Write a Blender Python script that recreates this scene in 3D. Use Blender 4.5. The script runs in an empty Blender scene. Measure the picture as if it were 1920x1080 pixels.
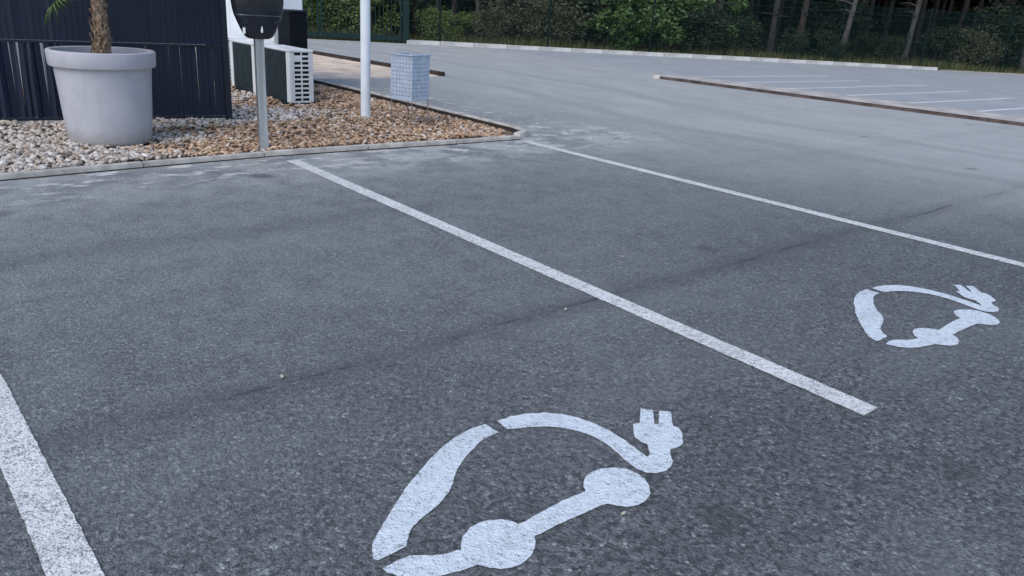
import bpy, bmesh, math, random
import numpy as np
from mathutils import Vector, Matrix

SC = bpy.context.scene
COL = SC.collection
rng = np.random.default_rng(7)
random.seed(7)

# ------------------------------------------------------------------ camera
CAM_H, YAW, PITCH, ROLL = 1.35, 0.722015, 0.347223, 0.0641996
cd = bpy.data.cameras.new('camera')
cd.sensor_width = 36.0
cd.lens = 1485.98 / 1920 * 36
cd.clip_start = 0.05
cd.clip_end = 1500
cam = bpy.data.objects.new('camera', cd)
COL.objects.link(cam)
fw = Vector((math.sin(YAW) * math.cos(PITCH), math.cos(YAW) * math.cos(PITCH), -math.sin(PITCH)))
rt = Vector((math.cos(YAW), -math.sin(YAW), 0))
up = rt.cross(fw)
r2 = rt * math.cos(ROLL) + up * math.sin(ROLL)
u2 = -rt * math.sin(ROLL) + up * math.cos(ROLL)
m = Matrix((r2, u2, -fw)).transposed().to_4x4()
m.translation = (0, 0, CAM_H)
cam.matrix_world = m
SC.camera = cam

# ------------------------------------------------------------------ sky, sun, exposure
SUN_EL, SUN_AZ = math.radians(48), math.radians(250)      # azimuth clockwise from +Y
w = bpy.data.worlds.new('World')
SC.world = w
w.use_nodes = True
wn, wl = w.node_tree.nodes, w.node_tree.links
bg = wn.get('Background') or wn.new('ShaderNodeBackground')
sky = wn.new('ShaderNodeTexSky')
sky.sky_type = 'NISHITA'
sky.sun_disc = False
sky.sun_elevation = SUN_EL
sky.sun_rotation = SUN_AZ
sky.air_density = 1.0
sky.dust_density = 1.2
sky.ozone_density = 1.0
wl.new(sky.outputs[0], bg.inputs[0])
bg.inputs[1].default_value = 0.15
sl = bpy.data.lights.new('sun', 'SUN')
sl.energy = 1.0
sl.angle = math.radians(40)
sl.color = (1.0, 0.965, 0.92)
so = bpy.data.objects.new('sun', sl)
COL.objects.link(so)
sd = Vector((math.sin(SUN_AZ) * math.cos(SUN_EL), math.cos(SUN_AZ) * math.cos(SUN_EL), math.sin(SUN_EL)))
so.rotation_euler = (-sd).to_track_quat('-Z', 'Y').to_euler()
so.location = (-6, -6, 12)
SC.view_settings.view_transform = 'Standard'
SC.view_settings.look = 'None'
SC.view_settings.gamma = 1.0
SC.view_settings.exposure = 0.66
SC.cycles.max_bounces = 4
SC.cycles.diffuse_bounces = 2
SC.cycles.glossy_bounces = 2


# ------------------------------------------------------------------ node helpers
class NT:
    def __init__(self, name):
        self.m = bpy.data.materials.new(name)
        self.m.use_nodes = True
        self.t = self.m.node_tree
        self.p = self.t.nodes.get('Principled BSDF')

    def n(self, typ, **kw):
        x = self.t.nodes.new(typ)
        for k, v in kw.items():
            setattr(x, k, v)
        return x

    def set(self, sock, v):
        if hasattr(v, 'is_output'):
            self.t.links.new(v, sock)
        elif isinstance(v, (tuple, list)) and len(v) == 3 and sock.type == 'RGBA':
            sock.default_value = (*v, 1)
        else:
            sock.default_value = v

    def math(self, op, a, b=0.0, clamp=False):
        x = self.n('ShaderNodeMath', operation=op, use_clamp=clamp)
        self.set(x.inputs[0], a)
        self.set(x.inputs[1], b)
        return x.outputs[0]

    def mix(self, f, a, b, mode='MIX'):
        x = self.n('ShaderNodeMix', data_type='RGBA', blend_type=mode)
        self.set(x.inputs[0], f)
        self.set(x.inputs[6], a)
        self.set(x.inputs[7], b)
        return x.outputs[2]

    def rng(self, v, a, b, c=0.0, d=1.0, smooth=True):
        x = self.n('ShaderNodeMapRange', interpolation_type='SMOOTHSTEP' if smooth else 'LINEAR')
        self.set(x.inputs[0], v)
        for i, q in enumerate((a, b, c, d)):
            self.set(x.inputs[1 + i], q)
        return x.outputs[0]

    def pos(self):
        return self.n('ShaderNodeNewGeometry').outputs['Position']

    def obj(self):
        return self.n('ShaderNodeTexCoord').outputs['Object']

    def noise(self, vec, scale, detail=4, rough=0.55, dist=0.0):
        x = self.n('ShaderNodeTexNoise')
        self.set(x.inputs['Vector'], vec)
        x.inputs['Scale'].default_value = scale
        x.inputs['Detail'].default_value = detail
        x.inputs['Roughness'].default_value = rough
        x.inputs['Distortion'].default_value = dist
        return x.outputs[0]

    def vor(self, vec, scale, feature='F1', out=0):
        x = self.n('ShaderNodeTexVoronoi', feature=feature)
        self.set(x.inputs['Vector'], vec)
        x.inputs['Scale'].default_value = scale
        return x.outputs[out]

    def bump(self, h, strength, dist):
        x = self.n('ShaderNodeBump')
        x.inputs['Strength'].default_value = strength
        x.inputs['Distance'].default_value = dist
        self.set(x.inputs['Height'], h)
        self.t.links.new(x.outputs[0], self.p.inputs['Normal'])

    def scale(self, vec, s):
        x = self.n('ShaderNodeMapping')
        self.set(x.inputs[0], vec)
        x.inputs['Scale'].default_value = s
        return x.outputs[0]

    def fin(self, col, rough=0.6, spec=0.5, metal=0.0):
        self.set(self.p.inputs['Base Color'], col)
        self.set(self.p.inputs['Roughness'], rough)
        self.p.inputs['Specular IOR Level'].default_value = spec
        self.p.inputs['Metallic'].default_value = metal
        return self.m


def simple(name, col, rough=0.6, spec=0.5, metal=0.0, var=0.15, scale=12.0, bump=0.0, bscale=60, stretch=(1, 1, 1)):
    t = NT(name)
    o = t.scale(t.obj(), stretch)
    v = t.noise(o, scale, 5)
    lo = tuple(c * (1 - var) for c in col)
    hi = tuple(min(1, c * (1 + var)) for c in col)
    c = t.mix(t.rng(v, .3, .7), lo, hi)
    r = t.rng(t.noise(o, scale * 2.3, 3), .3, .7, max(.05, rough - .08), min(1, rough + .08))
    if bump:
        t.bump(t.noise(o, bscale, 4), bump, .004)
    return t.fin(c, r, spec, metal)


def aggregate(t, P):
    """grain height and tone of rolled asphalt: big stones, small stones, binder pits"""
    warp = t.n('ShaderNodeVectorMath', operation='ADD')
    nz = t.n('ShaderNodeTexNoise')
    t.set(nz.inputs['Vector'], P)
    nz.inputs['Scale'].default_value = 70
    nz.inputs['Detail'].default_value = 3
    sc = t.n('ShaderNodeVectorMath', operation='SCALE')
    t.t.links.new(nz.outputs[1], sc.inputs[0])
    sc.inputs[3].default_value = 0.016
    t.set(warp.inputs[0], P)
    t.t.links.new(sc.outputs[0], warp.inputs[1])
    Q = warp.outputs[0]

    def cells(scale):
        x = t.n('ShaderNodeTexVoronoi', feature='F1')
        t.set(x.inputs['Vector'], Q)
        x.inputs['Scale'].default_value = scale
        sp = t.n('ShaderNodeSeparateColor')
        t.t.links.new(x.outputs[1], sp.inputs[0])
        return x.outputs[0], sp.outputs[0], sp.outputs[1]
    d1, tone, lift = cells(88)
    d2, tone2, _ = cells(210)
    hgt = t.math('MULTIPLY', t.rng(d1, .25, .70, 1, 0), t.rng(lift, 0, 1, .35, 1))
    h2 = t.rng(d2, .2, .7, 1, 0)
    n2 = t.noise(P, 42, 4, .65)
    h = t.math('ADD', t.math('ADD', t.math('MULTIPLY', hgt, .55), t.math('MULTIPLY', h2, .25)), t.math('MULTIPLY', n2, .8))
    h = t.math('ADD', h, t.math('MULTIPLY', t.noise(P, 19, 4, .6, .8), 1.1))
    return tone, tone2, hgt, h2, n2, h


def mat_asphalt():
    t = NT('asphalt')
    P = t.pos()
    xyz = t.n('ShaderNodeSeparateXYZ')
    t.set(xyz.inputs[0], P)
    X, Y = xyz.outputs[0], xyz.outputs[1]
    tone, tone2, hgt, h2, n2, h = aggregate(t, P)
    # stones of mixed tone in dark binder
    r = t.n('ShaderNodeValToRGB')
    t.set(r.inputs[0], tone)
    cols = [(0, (.055, .058, .062)), (.30, (.112, .115, .118)), (.55, (.165, .166, .164)), (.75, (.118, .112, .104)), (.88, (.25, .25, .245)), (1, (.46, .455, .44))]
    while len(r.color_ramp.elements) < len(cols):
        r.color_ramp.elements.new(.5)
    for e, (p, c) in zip(r.color_ramp.elements, cols):
        e.position = p
        e.color = (*c, 1)
    fine = t.mix(tone2, (.060, .063, .067), (.245, .247, .245))
    col = t.mix(t.rng(hgt, .10, .45, .15, .9), fine, r.outputs[0])
    col = t.mix(t.rng(n2, .40, .52, .95, 0), col, (.022, .023, .026))
    n5 = t.noise(P, 19, 4, .6, .8)
    col = t.mix(t.rng(n5, .36, .46, .6, 0), col, (.028, .029, .032))
    # hand sized mottling and broad patches
    mot = t.noise(P, 9, 5, .65)
    col = t.mix(t.rng(mot, .38, .66, .42, 0), col, (.045, .045, .050))
    big = t.noise(t.scale(P, (.6, 1.5, 1)), .9, 6, .62)
    col = t.mix(t.rng(big, .42, .68, 0, .32), col, (.20, .20, .205))
    col = t.mix(t.rng(big, .32, .5, .22, 0), col, (.050, .050, .056))
    # grazing sheen and dust painted paler towards the bed; older, dustier lane beyond bays
    ed = t.math('MULTIPLY', t.math('SUBTRACT', t.noise(P, .35, 5, .6), .5), 2.6)
    sheen_fade = t.rng(t.math('ADD', Y, t.math('MULTIPLY', ed, .7)), 1.2, 5.2, .08, .82, smooth=False)
    fn = t.noise(P, 5, 4, .7)
    dusty_sheen = t.mix(t.rng(hgt, .1, .6), t.mix(tone2, (.14, .143, .145), (.29, .292, .292)), t.mix(tone, (.17, .173, .175), (.35, .352, .348)))
    col = t.mix(t.math('MULTIPLY', sheen_fade, t.rng(fn, .3, .65, .65, 1.25)), col, dusty_sheen)
    lane = t.rng(t.math('ADD', t.math('ADD', X, t.math('MULTIPLY', Y, .22)), ed), 5.4, 11.0)
    fine2 = t.noise(t.scale(P, (1, .45, 1)), 1.7, 5, .7)
    lanec = t.mix(t.rng(fine2, .3, .7), (.425, .415, .40), (.59, .575, .55))
    lanec = t.mix(.45, lanec, t.mix(hgt, t.mix(tone2, (.20, .20, .20), (.36, .35, .345)), t.mix(tone, (.25, .25, .25), (.52, .51, .50))))
    col = t.mix(t.math('MULTIPLY', lane, .92), col, lanec)
    # tyre tracks along the lane
    tw = t.math('ADD', X, t.math('MULTIPLY', t.math('SUBTRACT', t.noise(P, .12, 2), .5), 3.0))
    trk = t.math('MAXIMUM', t.rng(t.math('ABSOLUTE', t.math('SUBTRACT', tw, 8.3)), .0, .34, 1, 0), t.rng(t.math('ABSOLUTE', t.math('SUBTRACT', tw, 10.2)), .0, .34, 1, 0))
    col = t.mix(t.math('MULTIPLY', t.math('MULTIPLY', trk, .30), t.rng(fine2, .3, .6)), col, (.13, .13, .135))
    # far car park
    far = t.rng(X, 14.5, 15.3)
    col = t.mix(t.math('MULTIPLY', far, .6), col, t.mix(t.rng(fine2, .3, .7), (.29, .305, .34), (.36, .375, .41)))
    # construction joints between the laid strips
    wob = t.math('MULTIPLY', t.math('SUBTRACT', t.noise(P, .9, 4), .5), .14)
    yj = t.math('ABSOLUTE', t.math('SUBTRACT', t.math('ADD', Y, wob), 2.46))
    brk = t.rng(t.noise(P, 2.6, 5, .7), .46, .60)
    col = t.mix(t.math('MULTIPLY', t.rng(yj, .0, .022, .7, 0), brk), col, (.028, .028, .031))
    col = t.mix(t.math('MULTIPLY', t.math('MULTIPLY', t.rng(yj, .0, .16, .40, 0), t.rng(X, 5.5, 8.5, 1, .3)), t.rng(mot, .3, .6, .6, 1)), col, (.055, .055, .060))
    yk = t.math('ABSOLUTE', t.math('SUBTRACT', t.math('ADD', Y, t.math('MULTIPLY', wob, 2.)), 4.35))
    col = t.mix(t.math('MULTIPLY', t.rng(yk, .0, .22, .34, 0), t.rng(X, 2.2, 3.8, 1, .25)), col, (.075, .075, .080))
    # oil drips in the bays
    dv = t.n('ShaderNodeTexVoronoi', feature='F1')
    t.set(dv.inputs['Vector'], t.scale(P, (1, 1, 0)))
    dv.inputs['Scale'].default_value = 1.1
    drip = t.math('MULTIPLY', t.rng(t.math('ADD', dv.outputs[0], t.math('MULTIPLY', fn, .12)), .10, .17, .5, 0), t.rng(Y, 6, 7, 1, 0))
    col = t.mix(drip, col, (.040, .039, .040))
    # sandy drifts along the kerb of the bed
    n3 = t.noise(P, 2.3, 4, .68, .4)
    kd = t.math('ABSOLUTE', t.math('SUBTRACT', Y, 6.15))
    inx = t.math('MULTIPLY', t.rng(X, 6.6, 7.8, 1, 0), t.rng(Y, 6.6, 9.5, 1, 0))
    film = t.math('MULTIPLY', t.math('MULTIPLY', t.rng(kd, .0, 1.4, .75, 0), inx), t.math('MULTIPLY', t.rng(n3, .40, .58), t.rng(X, 2.4, 3.6, .6, 1)))
    col = t.mix(film, col, (.46, .45, .43))
    n4 = t.noise(t.scale(P, (1.0, 1.7, 1)), 4.4, 6, .62, .25)
    dr = t.math('MULTIPLY', t.math('MULTIPLY', t.rng(kd, .0, .95, 1, 0), inx), t.rng(n4, .53, .63))
    side = t.math('MULTIPLY', t.rng(t.math('ABSOLUTE', t.math('SUBTRACT', X, 6.3)), .0, .9, 1, 0), t.rng(Y, 5.5, 6.2))
    side = t.math('MULTIPLY', side, t.rng(Y, 9.5, 12, 1, 0))
    dr2 = t.math('MULTIPLY', side, t.rng(n4, .54, .64))
    col = t.mix(t.math('MULTIPLY', t.math('MAXIMUM', dr, dr2), .85), col, (.66, .63, .58))
    col = t.mix(1.0, col, (1.0, 1.03, 1.025), 'MULTIPLY')
    t.bump(h, .9, .007)
    return t.fin(col, t.math('SUBTRACT', .80, t.math('MULTIPLY', tone, .22)), .5)


def mat_paint(name, white, wear, grime=.3):
    t = NT(name)
    P = t.pos()
    tone, tone2, hgt, h2, n2, h = aggregate(t, P)
    col = t.mix(t.rng(n2, .25, .6), tuple(c * .80 for c in white), white)
    col = t.mix(t.rng(tone, 0, 1, 0, .25), col, tuple(c * .74 for c in white))
    big = t.noise(P, 5, 6, .68)
    # tyre grime
    gr = t.noise(t.scale(P, (1, 3, 1)), 2.4, 5, .65)
    col = t.mix(t.rng(gr, .45, .75, 0, grime), col, (.27, .265, .26))
    lowp = t.math('ADD', t.math('ADD', t.math('MULTIPLY', n2, .50), t.math('MULTIPLY', tone2, .34)), t.math('MULTIPLY', t.math('SUBTRACT', big, .5), .34))
    pit = t.rng(lowp, wear - .05, wear + .04, 1, 0)
    col = t.mix(t.math('MULTIPLY', pit, .68), col, (.11, .11, .115))
    t.bump(h, .8, .006)
    return t.fin(col, .65, .4)


M = {}
M['asphalt'] = mat_asphalt()
M['paint_line'] = mat_paint('worn_line_paint', (.76, .755, .73), .325, .32)
M['paint_old'] = mat_paint('very_worn_line_paint', (.74, .74, .74), .30)
M['paint_sym'] = mat_paint('symbol_paint', (.69, .74, .78), .25, .28)
M['concrete'] = simple('concrete', (.46, .425, .385), .85, .3, var=.25, scale=9, bump=.5, bscale=70)
M['concrete_pale'] = simple('pale_concrete', (.46, .45, .43), .85, .3, var=.2, scale=4, bump=.4)
M['rust'] = simple('brown_edging', (.085, .062, .055), .85, .3, var=.35, scale=5, bump=.4)
M['darkedge_shade'] = simple('dark_edging_and_shade', (.035, .027, .024), .85, .25, var=.35, scale=5, bump=.4)  # real edging and joints, also the painted shade strip inside the bed kerb
M['fence_slat'] = simple('anthracite_slat', (.010, .018, .044), .40, .35, var=.25, scale=3, stretch=(1, 1, .15))
M['fence_metal'] = simple('anthracite_metal', (.007, .012, .026), .42, .4, var=.2, scale=8)
def mat_pot():
    t = NT('grey_pot')
    o = t.obj()
    z = t.n('ShaderNodeSeparateXYZ')
    t.set(z.inputs[0], o)
    v = t.noise(o, 5, 5)
    c = t.mix(t.rng(v, .3, .7), (.39, .385, .42), (.45, .445, .48))
    st = t.noise(t.scale(o, (26, 26, 1.3)), 1, 5, .6)
    c = t.mix(t.rng(st, .52, .75, 0, .28), c, (.30, .29, .29))
    sp = t.math('ADD', z.outputs[2], t.math('MULTIPLY', t.math('SUBTRACT', t.noise(o, 14, 6, .7), .5), .22))
    c = t.mix(t.rng(sp, .0, .17, .6, 0), c, (.22, .20, .165))
    t.bump(t.noise(o, 90, 3), .12, .004)
    return t.fin(c, t.rng(v, .3, .7, .5, .68), .4)


M['pot'] = mat_pot()
M['soil'] = simple('soil', (.10, .085, .07), .95, .2, var=.4, scale=30, bump=1, bscale=50)
M['black_gloss'] = simple('charger_black', (.010, .012, .018), .28, .5, var=.2, scale=6)
M['black_soft'] = simple('charger_dark_plastic', (.014, .018, .026), .42, .5, var=.2, scale=9)
M['silver'] = simple('silver_trim', (.10, .11, .13), .25, .5, .6, var=.1)
M['alu'] = simple('brushed_aluminium', (.50, .51, .52), .38, .5, .85, var=.12, scale=20, stretch=(1, 1, .05))
M['white_plastic_and_highlight'] = simple('white_label_and_highlight', (.78, .80, .80), .4, .5, var=.05)
M['ac_white'] = simple('air_unit_white', (.66, .67, .67), .45, .5, var=.08, scale=4)
M['ac_dark'] = simple('air_unit_grille', (.007, .018, .024), .6, .4, var=.3, scale=5)
M['ac_black'] = simple('air_unit_inside', (.006, .007, .009), .8, .3)
M['wall_white'] = simple('white_panel', (.74, .77, .80), .5, .5, var=.05, scale=2)
M['cabinet'] = simple('dark_cabinet', (.006, .008, .012), .75, .12, var=.2)
M['pole_white'] = simple('white_pole', (.66, .70, .74), .35, .5, var=.07, scale=5)
M['bin'] = simple('galvanised_bin', (.40, .46, .56), .5, .5, .25, var=.12, scale=14)
M['bin_wire'] = simple('bin_legs', (.20, .19, .19), .5, .5, .5)
M['green_metal'] = simple('green_coating', (.004, .022, .021), .7, .25, var=.2)
M['bark'] = None


def mat_island(name, cols, rough=.8, bump=.0, bscale=60, spec=.3, stretch=(1, 1, 1), perobj=False):
    """colour picked per loose piece"""
    t = NT(name)
    g = t.n('ShaderNodeObjectInfo').outputs['Random'] if perobj else t.n('ShaderNodeNewGeometry').outputs['Random Per Island']
    r = t.n('ShaderNodeValToRGB')
    t.t.links.new(g, r.inputs[0])
    els = r.color_ramp.elements
    while len(els) < len(cols):
        els.new(.5)
    for i, c in enumerate(cols):
        els[i].position = i / (len(cols) - 1)
        els[i].color = (*c, 1)
    o = t.scale(t.pos(), stretch)
    v = t.noise(o, bscale * .5, 4)
    c = t.mix(t.rng(v, .3, .7, .0, .45), r.outputs[0], t.mix(.5, r.outputs[0], (.02, .018, .015)))
    if bump:
        t.bump(t.noise(o, bscale, 4), bump, .004)
    return t.fin(c, rough, spec)


PEB = [(0.268, 0.220, 0.185), (0.515, 0.460, 0.399), (0.639, 0.590, 0.541), (0.391, 0.320, 0.266), (0.700, 0.650, 0.589), (0.350, 0.270, 0.209), (0.577, 0.500, 0.418)]
CHIP = [(0.428, 0.255, 0.149), (0.629, 0.416, 0.262), (0.252, 0.143, 0.084), (0.756, 0.535, 0.369), (0.504, 0.315, 0.190), (0.592, 0.458, 0.356), (0.189, 0.113, 0.072), (0.832, 0.629, 0.475)]
M['pebble'] = mat_island('pale_pebbles', PEB, .75, .3, 90)
M['pebble_one'] = mat_island('pale_pebble', PEB, .75, .3, 90, perobj=True)
M['chip'] = mat_island('bark_chips', CHIP, .9, .6, 110)
M['chip_one'] = mat_island('bark_chip', CHIP, .9, .6, 110, perobj=True)
M['bed_base'] = simple('bed_soil', (.17, .125, .09), .95, .2, var=.35, scale=14, bump=.8)
M['sand'] = simple('sandy_soil', (.62, .50, .39), .95, .2, var=.22, scale=3, bump=.5)
M['sand_grey'] = simple('dusty_verge', (.42, .39, .355), .95, .2, var=.22, scale=2.5, bump=.5)
M['floor'] = simple('forest_floor', (.045, .042, .028), .95, .2, var=.5, scale=2, bump=.6, bscale=12)
M['grass'] = mat_island('grass', [(.06, .085, .022), (.10, .115, .04), (.13, .12, .06), (.05, .07, .02)], .8)
LG = [(0.048, 0.096, 0.025), (0.081, 0.151, 0.038), (0.112, 0.192, 0.048), (0.063, 0.119, 0.034), (0.151, 0.216, 0.073)]
LD = [(0.013, 0.024, 0.013), (0.023, 0.038, 0.018), (0.033, 0.047, 0.023), (0.022, 0.033, 0.018)]
LB = [(0.054, 0.063, 0.034), (0.080, 0.095, 0.047), (0.100, 0.097, 0.061), (0.067, 0.061, 0.047)]
LY = [(0.090, 0.139, 0.037), (0.131, 0.196, 0.049), (0.172, 0.221, 0.065), (0.098, 0.131, 0.049)]
M['leaf_green'] = mat_island('broad_leaves', LG, .55, spec=.4)
M['leaf_dark'] = mat_island('dark_leaves', LD, .65)
M['leaf_brown'] = mat_island('dull_leaves', LB, .7)
M['leaf_light'] = mat_island('light_leaves', LY, .6)
M['needle'] = mat_island('pine_needles', LD, .65)


def mat_bark(name, a, b):
    t = NT(name)
    o = t.obj()
    v = t.noise(t.scale(o, (6, 6, 1.2)), 4, 6, .65)
    c = t.mix(t.rng(v, .35, .65), a, b)
    t.bump(t.noise(t.scale(o, (14, 14, 3)), 4, 5, .7), .9, .03)
    return t.fin(c, .9, .2)


M['bark'] = mat_bark('pine_bark', (.028, .022, .021), (.072, .057, .053))
M['bark_pale'] = mat_bark('pale_bark', (.05, .047, .047), (.13, .124, .12))
M['bark_dark'] = mat_bark('dark_bark', (.03, .026, .026), (.085, .075, .072))


def mat_palm():
    t = NT('palm_fibre')
    o = t.obj()
    v = t.noise(t.scale(o, (30, 30, 14)), 2, 5, .7)
    c = t.mix(t.rng(v, .35, .65), (.07, .045, .03), (.33, .24, .17))
    t.bump(v, .8, .01)
    return t.fin(c, .9, .2)


M['palm_trunk'] = mat_palm()
M['frond'] = mat_island('palm_frond', [(.06, .11, .03), (.10, .16, .05), (.13, .19, .07)], .5, spec=.4)
M['leaf_litter'] = simple('dry_leaf', (.42, .37, .29), .7, .3)


# ------------------------------------------------------------------ mesh helpers
class MB:
    def __init__(s):
        s.v, s.f = [], []

    def add(s, vs, fs):
        o = len(s.v)
        s.v += [tuple(p) for p in vs]
        s.f += [tuple(i + o for i in f) for f in fs]
        return s

    def box(s, x0, x1, y0, y1, z0, z1, mat=None):
        vs = [Vector((x, y, z)) for x in (x0, x1) for y in (y0, y1) for z in (z0, z1)]
        if mat:
            vs = [mat @ v for v in vs]
        return s.add(vs, [(0, 1, 3, 2), (4, 6, 7, 5), (0, 4, 5, 1), (2, 3, 7, 6), (0, 2, 6, 4), (1, 5, 7, 3)])

    def tube(s, pts, rad, n=8, cap=True, squash=1.0):
        pts = [Vector(p) for p in pts]
        if not hasattr(rad, '__len__'):
            rad = [rad] * len(pts)
        rings = []
        t0 = (pts[1] - pts[0]).normalized()
        a = Vector((0, 0, 1)) if abs(t0.z) < .9 else Vector((1, 0, 0))
        u = t0.cross(a).normalized()
        vs = []
        for i, p in enumerate(pts):
            tg = (pts[min(i + 1, len(pts) - 1)] - pts[max(i - 1, 0)]).normalized()
            u = (u - tg * u.dot(tg)).normalized()
            w_ = tg.cross(u)
            for k in range(n):
                q = 2 * math.pi * k / n
                vs.append(p + (u * math.cos(q) + w_ * math.sin(q) * squash) * rad[i])
        fs = []
        for i in range(len(pts) - 1):
            for k in range(n):
                k2 = (k + 1) % n
                fs.append((i * n + k, i * n + k2, (i + 1) * n + k2, (i + 1) * n + k))
        if cap:
            fs.append(tuple(range(n))[::-1])
            fs.append(tuple((len(pts) - 1) * n + k for k in range(n)))
        return s.add(vs, fs)

    def lathe(s, prof, n=48, mat=None):
        vs, fs = [], []
        for r, z in prof:
            for k in range(n):
                q = 2 * math.pi * k / n
                v = Vector((r * math.cos(q), r * math.sin(q), z))
                vs.append(mat @ v if mat else v)
        for i in range(len(prof) - 1):
            for k in range(n):
                k2 = (k + 1) % n
                fs.append((i * n + k, i * n + k2, (i + 1) * n + k2, (i + 1) * n + k))
        return s.add(vs, fs)

    def loft(s, rings, cap=True):
        n = len(rings[0])
        vs = [p for r in rings for p in r]
        fs = []
        for i in range(len(rings) - 1):
            for k in range(n):
                k2 = (k + 1) % n
                fs.append((i * n + k, i * n + k2, (i + 1) * n + k2, (i + 1) * n + k))
        if cap:
            fs.append(tuple(range(n))[::-1])
            fs.append(tuple((len(rings) - 1) * n + k for k in range(n)))
        return s.add(vs, fs)

    def mesh(s, name, mat, smooth=False, bevel=0.0):
        me = bpy.data.meshes.new(name)
        me.from_pydata(s.v, [], s.f)
        bm = bmesh.new()
        bm.from_mesh(me)
        bmesh.ops.recalc_face_normals(bm, faces=bm.faces)
        if bevel:
            bmesh.ops.bevel(bm, geom=bm.edges[:], offset=bevel, segments=2, affect='EDGES', clamp_overlap=True)
        bm.to_mesh(me)
        bm.free()
        me.materials.append(mat)
        if smooth:
            me.polygons.foreach_set('use_smooth', [True] * len(me.polygons))
            try:
                me.set_sharp_from_angle(angle=math.radians(38))
            except Exception:
                pass
        return me

    def build(s, name, mat, parent=None, smooth=False, bevel=0.0):
        return link(name, s.mesh(name, mat, smooth, bevel), parent)


def link(name, me, parent=None, loc=(0, 0, 0), rot=(0, 0, 0), sc=(1, 1, 1)):
    o = bpy.data.objects.new(name, me)
    COL.objects.link(o)
    o.location, o.rotation_euler, o.scale = loc, rot, sc
    if parent:
        o.parent = parent
    return o


def tag(o, label, cat, group=None):
    o['label'] = label
    o['category'] = cat
    if group:
        o['group'] = group
    return o


def struct(o):
    o['kind'] = 'structure'
    return o


def stuff(o, label=None, cat=None):
    o['kind'] = 'stuff'
    if label:
        tag(o, label, cat)
    return o


def empty(name, loc=(0, 0, 0), rz=0.0):
    o = bpy.data.objects.new(name, None)
    o.empty_display_size = .2
    COL.objects.link(o)
    o.location = loc
    o.rotation_euler = (0, 0, rz)
    return o


def sheet(name, pts, z, mat, parent=None):
    bm = bmesh.new()
    f = bm.faces.new([bm.verts.new((x, y, z)) for x, y in pts])
    bmesh.ops.triangulate(bm, faces=[f])
    bmesh.ops.recalc_face_normals(bm, faces=bm.faces)
    if sum(f.normal.z for f in bm.faces) < 0:
        bmesh.ops.reverse_faces(bm, faces=bm.faces)
    me = bpy.data.meshes.new(name)
    bm.to_mesh(me)
    bm.free()
    me.materials.append(mat)
    return link(name, me, parent)


def np_mesh(name, V, F, mat, smooth=False):
    V = np.ascontiguousarray(V, dtype=np.float32)
    F = np.ascontiguousarray(F, dtype=np.int32)
    me = bpy.data.meshes.new(name)
    k = F.shape[1]
    me.vertices.add(len(V))
    me.vertices.foreach_set('co', V.ravel())
    me.loops.add(F.size)
    me.loops.foreach_set('vertex_index', F.ravel())
    me.polygons.add(len(F))
    me.polygons.foreach_set('loop_start', np.arange(len(F), dtype=np.int32) * k)
    me.polygons.foreach_set('loop_total', np.full(len(F), k, dtype=np.int32))
    if smooth:
        me.polygons.foreach_set('use_smooth', np.ones(len(F), dtype=bool))
    me.update(calc_edges=True)
    me.validate()
    me.materials.append(mat)
    return me


# ================================================================== SETTING
FD = np.array([.888, -.4603])          # direction of the far boundary
FN = np.array([.4603, .888])           # away from the camera
F0 = np.array([0., 27.046])


def bnd(s, t=0.0):
    p = F0 + FD * s + FN * t
    return float(p[0]), float(p[1])


struct(sheet('ground', [(-300, -300), (300, -300), (300, 300), (-300, 300)], -.03, M['floor']))
asp = [(-40, -30), (60, -30), (60, -4.06)] + [bnd(s, -.02) for s in (60, 50, 36, 30, 20, 10, 0, -15)] + [(-40, 34)]
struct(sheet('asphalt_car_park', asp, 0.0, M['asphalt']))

# far verge between the car park and the wood, on the right where the kerb stops
vg = [bnd(33.0, -.45), bnd(36, -.75), bnd(44, -1.2), bnd(56, -1.5), bnd(56, .6), bnd(33.0, .6)]
struct(sheet('dirt_verge', vg, .006, M['sand_grey']))

# ---- far kerb under the green fence: separate kerb stones
fk = struct(empty('far_kerb', (*bnd(14.9), 0)))
ms = MB().box(-.495, .495, -.075, .075, -.05, .11).mesh('kerb_stone', M['concrete_pale'], bevel=.012)
ang = math.atan2(FD[1], FD[0])
for i in range(18):
    s = 15.3 + i
    x, y = bnd(s, .03)
    o = link('kerb_stone', ms, None, (x, y, random.uniform(-.005, .005) - .004 * max(0, i - 13)), (0, 0, ang + random.uniform(-.012, .012)))
    o.parent = fk
    o.matrix_parent_inverse = Matrix.Translation((-fk.location.x, -fk.location.y, 0))


# ---- kerb of the planted bed (front edge bows a little, chamfered corner)
def kerb_piece(mb, a, b, wd, z0, z1):
    a, b = Vector((*a, 0)), Vector((*b, 0))
    d = (b - a).normalized()
    n = Vector((-d.y, d.x, 0))
    a2, b2 = a + d * .003, b - d * .003
    vs = []
    for p in (a2, b2):
        for q in (0, wd):
            for z in (z0, z1):
                vs.append(p + n * q + Vector((0, 0, z)))
    return mb.add(vs, [(0, 1, 3, 2), (4, 6, 7, 5), (0, 4, 5, 1), (2, 3, 7, 6), (0, 2, 6, 4), (1, 5, 7, 3)])


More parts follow.
